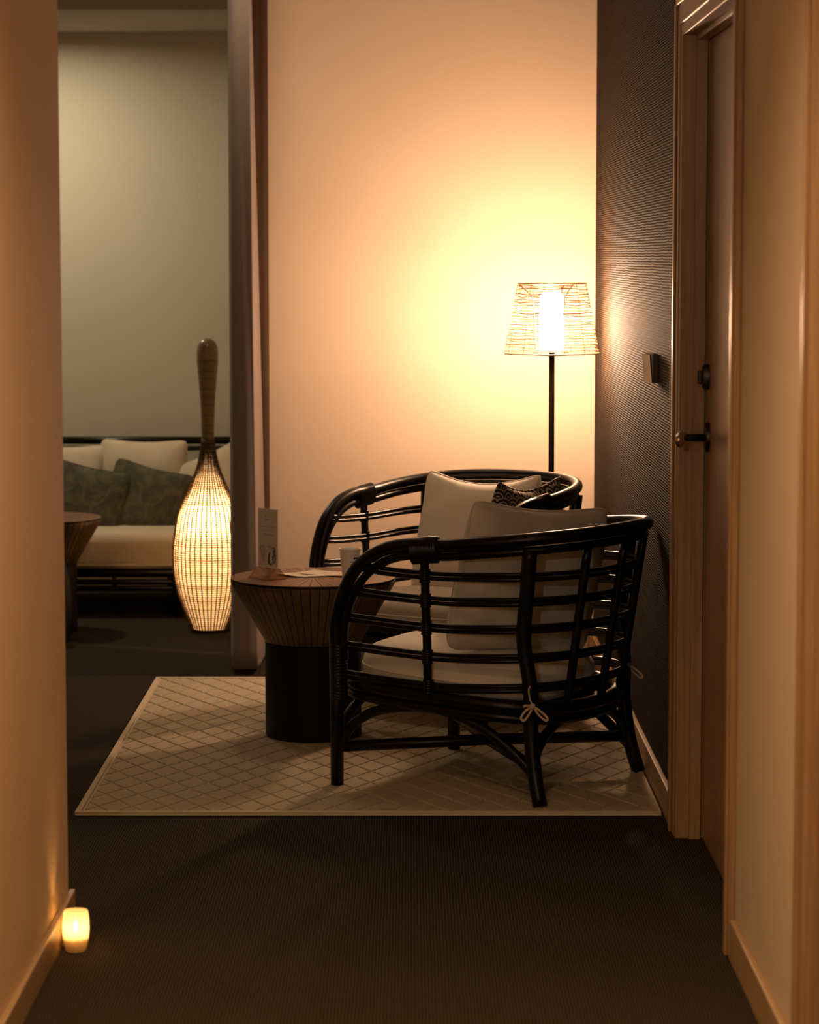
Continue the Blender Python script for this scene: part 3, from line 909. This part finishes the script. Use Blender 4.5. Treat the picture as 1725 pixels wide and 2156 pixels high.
A1 = math.radians(148.8); C1 = (.232, 7.680, RUGZ)
A2 = math.radians(235); C2 = (.140, 8.90, RUGZ)
chair1 = thing('rattan_armchair', 'black rattan tub armchair nearest the camera, side on', 'armchair', C1, A1, 'rattan armchairs by the side table')
chair_parts(chair1)
chair2 = copy_tree(chair1)
tag(chair2, 'black rattan tub armchair by the beige wall, below the wicker lamp', 'armchair', 'rattan armchairs by the side table')
chair2.location = C2; chair2.rotation_euler = (0, 0, A2)
cu1 = make_cushion('seat_cushion', 'cream seat cushion on the armchair nearest the camera', C1, A1, 'armchair seat cushions')
make_bow(cu1, -.312, .303, .275)
make_bow(cu1, -.300, -.296, .310)
cu2 = make_cushion('seat_cushion', 'cream seat cushion on the armchair by the beige wall', C2, A2, 'armchair seat cushions')

make_pillow('back_pillow', 'large cream pillow leaning in the armchair nearest the camera', .55, .44, .17, M['linen'], (.338, 7.60, .598), math.radians(40), math.radians(-8), math.radians(6), seed=1, group='cream armchair pillows')
make_pillow('back_pillow', 'large cream pillow in the armchair by the beige wall', .50, .46, .16, M['linen'], (.220, 8.985, .570), math.radians(-40), math.radians(14), math.radians(-1), seed=2, group='cream armchair pillows', sag=.05)
make_pillow('scatter_pillow', 'black and cream scallop print pillow behind the near cream pillow', 
            .40, .34, .11, M['scallop'], (.362, 8.808, .622), math.radians(55), math.radians(-13), math.radians(1), seed=3, sag=.05)

# ================================================================== WICKER FLOOR LAMP
LX, LY = .507, 9.65
lamp = thing('floor_lamp', 'lit floor lamp with open wicker shade in the corner', 'floor lamp', (LX, LY, 0))
link('base', MB().lathe([(.13, 0), (.13, .012), (.122, .018), (.02, .022), (.012, .03)], 48).me('base', angle=.6), M['black'], lamp)
link('pole', MB().tube([(0, 0, .02), (0, 0, 1.163)], .0105, 16).me('pole'), M['black'], lamp)
sh = bpy.data.objects.new('lamp_shade', None); COL.objects.link(sh); sh.parent = lamp
ZT, ZBm, RTp, RBt = 1.404, 1.156, .122, .168
def rad(z): return RBt + (RTp - RBt) * (z - ZBm) / (ZT - ZBm)
def hoop(z, r, tr, wob, seed, seg=6, n=64):
    pts = []
    for k in range(n):
        a = 2 * PI * k / n
        dz = wob * mnoise.noise(Vector((math.cos(a) * 2, math.sin(a) * 2, seed * 3.7)))
        pts.append((r * math.cos(a), r * math.sin(a), z + dz))
    return pts, tr
mb = MB(); NR = 25
for i in range(1, NR):
    z = ZBm + (ZT - ZBm) * (i / NR) ** .93
    pts, tr = hoop(z, rad(z), random.uniform(.0013, .0024), .006, i)
    mb.tube(pts, tr, 5, closed=True)
o = link('wicker_hoops', mb.me('hoops'), M['wicker'], sh); o['kind'] = 'stuff'
for n_, z in (('top_hoop', ZT), ('bottom_hoop', ZBm)):
    pts, tr = hoop(z, rad(z), .0026, .002, 99)
    link(n_, MB().tube(pts, tr, 6, closed=True).me(n_), M['wicker'], sh)
for k in range(13):
    a = 2 * PI * (k + .3) / 13 + random.uniform(-.06, .06)
    link('stake', MB().tube([(rad(z) * math.cos(a), rad(z) * math.sin(a), z) for z in (ZBm - .002, (ZBm + ZT) / 2, ZT + .002)], .0013, 5).me('stake'), M['wicker'], sh)
for k in range(3):
    a = 2 * PI * k / 3 - .95
    c_, s_ = math.cos(a), math.sin(a)
    link('shade_strut', MB().tube([(.058 * c_, .058 * s_, 1.170), (.062 * c_, .062 * s_, 1.27), (.072 * c_, .072 * s_, 1.36), (.118 * c_, .118 * s_, 1.402)], .0024, 6).me('strut'), M['wicker'], sh)
link('lamp_plate', MB().lathe([(.012, 1.163), (.060, 1.165), (.060, 1.169), (.012, 1.170)], 40).me('plate', angle=.6), M['wicker'], lamp)
link('glass_cylinder', MB().lathe([(.030, 1.172), (.042, 1.176), (.043, 1.20), (.043, 1.345), (.040, 1.362), (.028, 1.374), (.002, 1.377)], 40).me('glass'), M['lamp_glass'], lamp)

# ================================================================== BOTTLE-SHAPED WICKER LAMP
PX_, PY_ = -.806, 10.80
pin = thing('woven_lamp', 'glowing bottle-shaped woven cane floor lamp beside the curtain', 'floor lamp', (PX_, PY_, 0))
def zpx(y): return 1.5 + math.tan(math.atan((1078 - y) / F_PX) - math.atan(538 / F_PX)) * PY_
K = PY_ / F_PX * 1.004
shell = [(1336, 38), (1330, 39), (1300, 51), (1260, 65), (1220, 73.5), (1180, 76), (1150, 74), (1100, 66), (1075, 57.5), (1050, 46), (1010, 29), (985, 21), (960, 16), (936, 13)]
shell = [(r * K, zpx(y) - zpx(1336) + .006) for y, r in shell]
neck = [(936, 13.2), (900, 14), (850, 16), (800, 20), (770, 22.5), (748, 22.3), (736, 19.5), (728, 14), (723.5, 6), (722.5, .5)]
neck = [(r * K, zpx(y) - zpx(1336) + .006) for y, r in neck]
sp = catmull([(r, 0, z) for r, z in shell], 6)
link('liner', MB().lathe([(p.x - .004, p.z) for p in sp], 56, cap=False).me('liner'), M['liner'], pin)
npf = catmull([(r, 0, z) for r, z in neck], 5)
nk = link('neck', MB().lathe([(max(p.x, .0004), p.z) for p in npf], 40).me('neck'), M['neck'], pin)
def prof_r(prof, z):
    for a, b in zip(prof, prof[1:]):
        if min(a.z, b.z) <= z <= max(a.z, b.z):
            return a.x + (b.x - a.x) * ((z - a.z) / (b.z - a.z) if b.z != a.z else 0)
    return prof[-1].x
for y in (770, 792, 808, 829, 846, 862, 885, 906, 922):
    z = zpx(y) - zpx(1336) + .006; r = prof_r(npf, z)
    link('neck_band', MB().tube([(r * math.cos(2 * PI * k / 32), r * math.sin(2 * PI * k / 32), z + .002 * math.sin(k * .9 + y)) for k in range(32)], .0011, 5, closed=True).me('neck_band'), M['cane_dark'], nk)
stake_me = MB().tube([(p.x, 0, p.z) for p in sp[::2]], .0026, 5).me('stake'); stake_me.materials.append(M['cane_dark'])
NSTK = 40
for k in range(NSTK):
    link('stake', stake_me, None, pin, rot=(0, 0, 2 * PI * (k + random.uniform(-.12, .12)) / NSTK))
mb = MB(); z0, z1 = sp[0].z + .004, sp[-1].z; NW = 88
for i in range(NW):
    z = z0 + (z1 - z0) * i / (NW - 1); r = prof_r(sp, z)
    n = NSTK * 2
    if r < .03: n = NSTK
    pts = [((r + .0012 * (1 if (k + i) % 2 else -1)) * math.cos(2 * PI * (k + .5) / n), (r + .0012 * (1 if (k + i) % 2 else -1)) * math.sin(2 * PI * (k + .5) / n), z) for k in range(n)]
    mb.tube(pts, random.uniform(.0017, .0029), 4, closed=True)
o = link('cane_weft', mb.me('weft'), M['weft'], pin); o['kind'] = 'stuff'
link('foot_ring', MB().lathe([(.060, 0), (.076, .001), (.077, .010), (.060, .010)], 48).me('foot', angle=.6), M['cane_dark'], pin)
link('socket', MB().tube([(0, 0, .010), (0, 0, .25)], .008, 10).me('socket'), M['white_metal'], pin)
def bulb(z, w, r=.03):
    l = bpy.data.lights.new('bulb_light', 'POINT'); l.energy = w; l.color = PIN_C; l.shadow_soft_size = r
    o = bpy.data.objects.new('bulb_light', l); COL.objects.link(o); o.parent = pin; o.location = (0, 0, z)
bulb(.44, PIN_W * .82); bulb(.22, PIN_W * .13); bulb(.09, PIN_W * .05, .02)

# ================================================================== CURTAIN
def curtain():
    o = thing('curtain', 'slate curtain gathered at the end of the beige wall', 'curtain', (0, 0, 0))
    zt, zb_ = ZC - .02, .022
    # front leaf: section of (x, y) at the hem and at the top, front face towards the corridor, right flank lit by the lamp
    hem = [(-.6555, 10.00), (-.651, 9.80), (-.636, 9.675), (-.618, 9.650), (-.585, 9.640), (-.556, 9.640), (-.5455, 9.652), (-.5415, 9.70), (-.537, 9.86), (-.531, 10.08)]
    top = [(-.6545, 10.00), (-.650, 9.80), (-.637, 9.680), (-.622, 9.655), (-.595, 9.648), (-.573, 9.648), (-.563, 9.656), (-.5615, 9.70), (-.571, 9.86), (-.585, 10.08)]
    H_ = catmull([(x, y, 0) for x, y in hem], 5); T_ = catmull([(x, y, 0) for x, y in top], 5)
    V, Fc = [], []; nz = 40; n = len(H_)
    for j in range(nz + 1):
        t = j / nz; z = zb_ + (zt - zb_) * t
        e = min(1.0, t * 1.02)
        for k in range(n):
            p = H_[k].lerp(T_[k], e)
            w = .0018 * math.sin(k * .55 + z * .8) + .0015 * mnoise.noise(Vector((k * .2, z * 1.2, 0)))
            V.append((p.x + w * .4, p.y + w, z))
    for j in range(nz):
        for k in range(n - 1):
            Fc.append((j * n + k, j * n + k + 1, (j + 1) * n + k + 1, (j + 1) * n + k))
    me = mesh('curtain', V, Fc)
    c = link('front_leaf', me, M['curtain'], o)
    md = c.modifiers.new('thick', 'SOLIDIFY'); md.thickness = .0022; md.offset = -1
    # rear leaf folded behind it, its cloth darkened to paint in the gap's shade
    sec = catmull([(-.62, 10.165, 0), (-.60, 10.16, 0), (-.58, 10.165, 0), (-.56, 10.175, 0), (-.545, 10.18, 0), (-.536, 10.19, 0), (-.530, 10.215, 0)], 5)
    V, Fc = [], []; n = len(sec)
    for j in range(9):
        z = zb_ + (zt - zb_) * j / 8
        V += [(p.x, p.y, z) for p in sec]
    for j in range(8):
        for k in range(n - 1): Fc.append((j * n + k, j * n + k + 1, (j + 1) * n + k + 1, (j + 1) * n + k))
    c = link('rear_leaf', mesh('rear', V, Fc), M['rear_shade'], o)
    md = c.modifiers.new('thick', 'SOLIDIFY'); md.thickness = .0022; md.offset = -1
    link('curtain_rail', box(-2.2, -.50, 9.99, 10.02, ZC - .022, ZC - .0005, .003), M['white_metal'], o)
curtain()

# ================================================================== SOFA
SX0, SX1, SYF, SYB = -2.05, -.42, 11.22, 11.98
sofa = thing('sofa', 'low black rattan sofa frame against the alcove wall', 'sofa', ((SX0 + SX1) / 2, (SYF + SYB) / 2, 0))
scx, scy = (SX0 + SX1) / 2, (SYF + SYB) / 2
hw, hdp = (SX1 - SX0) / 2, (SYB - SYF) / 2
def sp_(n, pts, r, seg=10, sm=0, **k): return link(n, MB().tube(catmull(pts, sm) if sm else pts, r, seg, **k).me(n), M['lacquer'], sofa)
sp_('back_rail', [(-hw, hdp - .02, .690), (hw, hdp - .02, .690)], .017, 12)
sp_('lower_back_rail', [(-hw, hdp - .02, .655), (hw, hdp - .02, .655)], .011, 10)
for k in range(9):
    x = -hw + .06 + (2 * hw - .12) * k / 8
    sp_('back_spindle', [(x, hdp - .02, .655), (x, hdp - .02, .20)], .010, 8)
for x in (-.36, .33):
    sp_('back_hoop', [(x - .30, hdp - .045, .24), (x - .29, hdp - .045, .50), (x - .20, hdp - .04, .63), (x, hdp - .035, .655), (x + .20, hdp - .04, .63), (x + .29, hdp - .045, .50), (x + .30, hdp - .045, .24)], .010, 8, 5)
for z, r in ((.185, .020), (.145, .012), (.118, .012)):
    sp_('front_rail', [(-hw, -hdp + .02, z), (hw, -hdp + .02, z)], r, 12)
    sp_('rear_rail', [(-hw, hdp - .02, z), (hw, hdp - .02, z)], r, 12)
for x in (-hw + .02, hw - .02):
    sp_('side_rail', [(x, -hdp + .02, .185), (x, hdp - .02, .185)], .018, 10)
    sp_('leg', [(x, -hdp + .02, 0), (x, -hdp + .02, .50)], .019, 12)
    sp_('leg', [(x, hdp - .02, 0), (x, hdp - .02, .69)], .019, 12)
    sp_('arm_rail', [(x, -hdp + .02, .48), (x, -hdp + .10, .53), (x, 0, .56), (x, hdp - .02, .60)], .017, 10, 5)
for x in (-.28, .26):
    sp_('leg', [(x, -hdp + .02, 0), (x, -hdp + .02, .185)], .019, 12)
for k in range(7):
    x = -hw + .12 + (2 * hw - .24) * k / 6
    sp_('rail_spacer', [(x, -hdp + .02, .118), (x, -hdp + .02, .185)], .009, 8)
link('seat_deck', box(-hw + .04, hw - .04, -hdp + .04, hdp - .04, .175, .195, .004), M['black'], sofa)
# long seat cushion
cu = thing('sofa_cushion', 'long oatmeal seat cushion on the sofa', 'cushion', (scx, scy - .02, .198))
bm = bmesh.new()
me = box(-hw + .045, hw - .045, -hdp + .005, hdp - .06, 0, .150, .04, seg=5)
me.polygons.foreach_set('use_smooth', [True] * len(me.polygons))
bm.from_mesh(me); bmesh.ops.subdivide_edges(bm, edges=[e for e in bm.edges if e.calc_length() > .2], cuts=14, use_grid_fill=True)
for v in bm.verts:
    c_ = (1 - (v.co.x / hw) ** 2)
    v.co.z += .008 * c_ * (v.co.z / .15) + .004 * mnoise.noise(v.co * 5)
    v.co.y -= .008 * math.sin(PI * max(0, min(1, v.co.z / .15))) * (1 if v.co.y < 0 else 0)
bm.to_mesh(me); bm.free()
me.polygons.foreach_set('use_smooth', [True] * len(me.polygons))
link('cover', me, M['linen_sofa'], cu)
link('piping', MB().tube([(-hw + .06, -hdp + .004, .022), (hw - .06, -hdp + .004, .022)], .004, 6).me('piping'), M['linen_sofa'], cu)
ZS = .352
R_ = math.radians
def spil(label, px, pyc, y, w, h, t, mat, yaw, tilt, roll, seed, group):
    """pillow centred on a measured line of sight, standing at depth y"""
    x = (px - 862.5) / F_PX * y * 1.006
    z = 1.5 + math.tan(math.atan((1078 - pyc) / F_PX) - math.atan(538 / F_PX)) * y
    make_pillow('sofa_pillow', label, w, h, t, mat, (x, y, z), R_(yaw), R_(tilt), R_(roll), seed, group, sag=.012)
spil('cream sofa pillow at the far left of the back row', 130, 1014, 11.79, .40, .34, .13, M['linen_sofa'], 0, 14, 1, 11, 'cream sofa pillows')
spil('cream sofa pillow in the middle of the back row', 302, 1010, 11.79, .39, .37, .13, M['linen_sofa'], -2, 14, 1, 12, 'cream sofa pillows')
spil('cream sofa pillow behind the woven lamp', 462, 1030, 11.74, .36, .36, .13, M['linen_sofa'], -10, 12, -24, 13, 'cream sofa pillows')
spil('dark olive leaf print pillow tilted left on the sofa', 188, 1056, 11.56, .35, .33, .11, M['leaf'], 4, 20, 12, 14, 'leaf print pillows')
spil('dark olive leaf print pillow between cream pillow and woven lamp', 308, 1058, 11.60, .36, .34, .11, M['leaf'], -3, 20, 14, 15, 'leaf print pillows')
spil('dark olive leaf print pillow cut off by the left wall', 92, 1040, 11.62, .33, .32, .11, M['leaf'], 0, 18, 20, 16, 'leaf print pillows')

# ================================================================== CANDLE
cd = thing('candle_holder', 'lit votive candle in frosted glass on the floor by the left wall', 'candle', (-.7235, 5.755, 0))
outer = [(.019, .001), (.022, .0035), (.0245, .012), (.0275, .032), (.0292, .050), (.0288, .068), (.0272, .084), (.0262, .0900)]
prof = catmull([(r, 0, z) for r, z in outer], 4)
inner = [(p.x - .0022, p.z) for p in prof[::-1] if p.z > .012]
link('glass', MB().lathe([(p.x, p.z) for p in prof] + inner + [(.001, .012)], 48, cap=True).me('glass'), M['wax_glass'], cd)
link('wax', MB().lathe([(.0185, .0125), (.0235, .030), (.022, .034), (.001, .033)], 40).me('wax'), M['wax'], cd)
link('wick', MB().tube([(0, 0, .032), (.0005, 0, .042)], .0008, 6).me('wick'), M['ink'], cd)
link('flame', MB().lathe([(.0005, .041), (.0042, .046), (.0055, .052), (.0040, .061), (.0018, .069), (.0003, .075)], 20).me('flame'), M['flame'], cd)
l = bpy.data.lights.new('candle_light', 'POINT'); l.energy = CANDLE_W; l.color = CANDLE_C; l.shadow_soft_size = .006
o = bpy.data.objects.new('candle_light', l); COL.objects.link(o); o.parent = cd; o.location = (0, 0, .056)

# ================================================================== CARD HOLDER ON THE DARK WALL
ch = thing('wall_card_holder', 'small steel card holder on the dark woven wall', 'card holder', (XR, 7.66, 1.145))
link('holder_body', prism([Vector((-.0004, -.030, 0)), Vector((-.014, -.030, 0)), Vector((-.029, .040, 0)), Vector((-.0004, .040, 0))], (0, 0, .082), 'body', .001), M['metal_dark'], ch)
# polished front plate, springing open towards the top
fp = prism([Vector((-.0150, -.030, 0)), Vector((-.0170, -.0305, 0)), Vector((-.0325, .040, 0)), Vector((-.0305, .0405, 0))], (0, 0, .080), 'front')
for v in fp.vertices:
    if v.co.z > .04: v.co.x -= .007
link('front_plate', fp, M['steel'], ch)
link('name_card', prism([Vector((-.0146, -.028, .004)), Vector((-.0150, -.028, .004)), Vector((-.0300, .038, .004)), Vector((-.0296, .038, .004))], (0, 0, .079), 'card'), M['cream_paper'], ch)
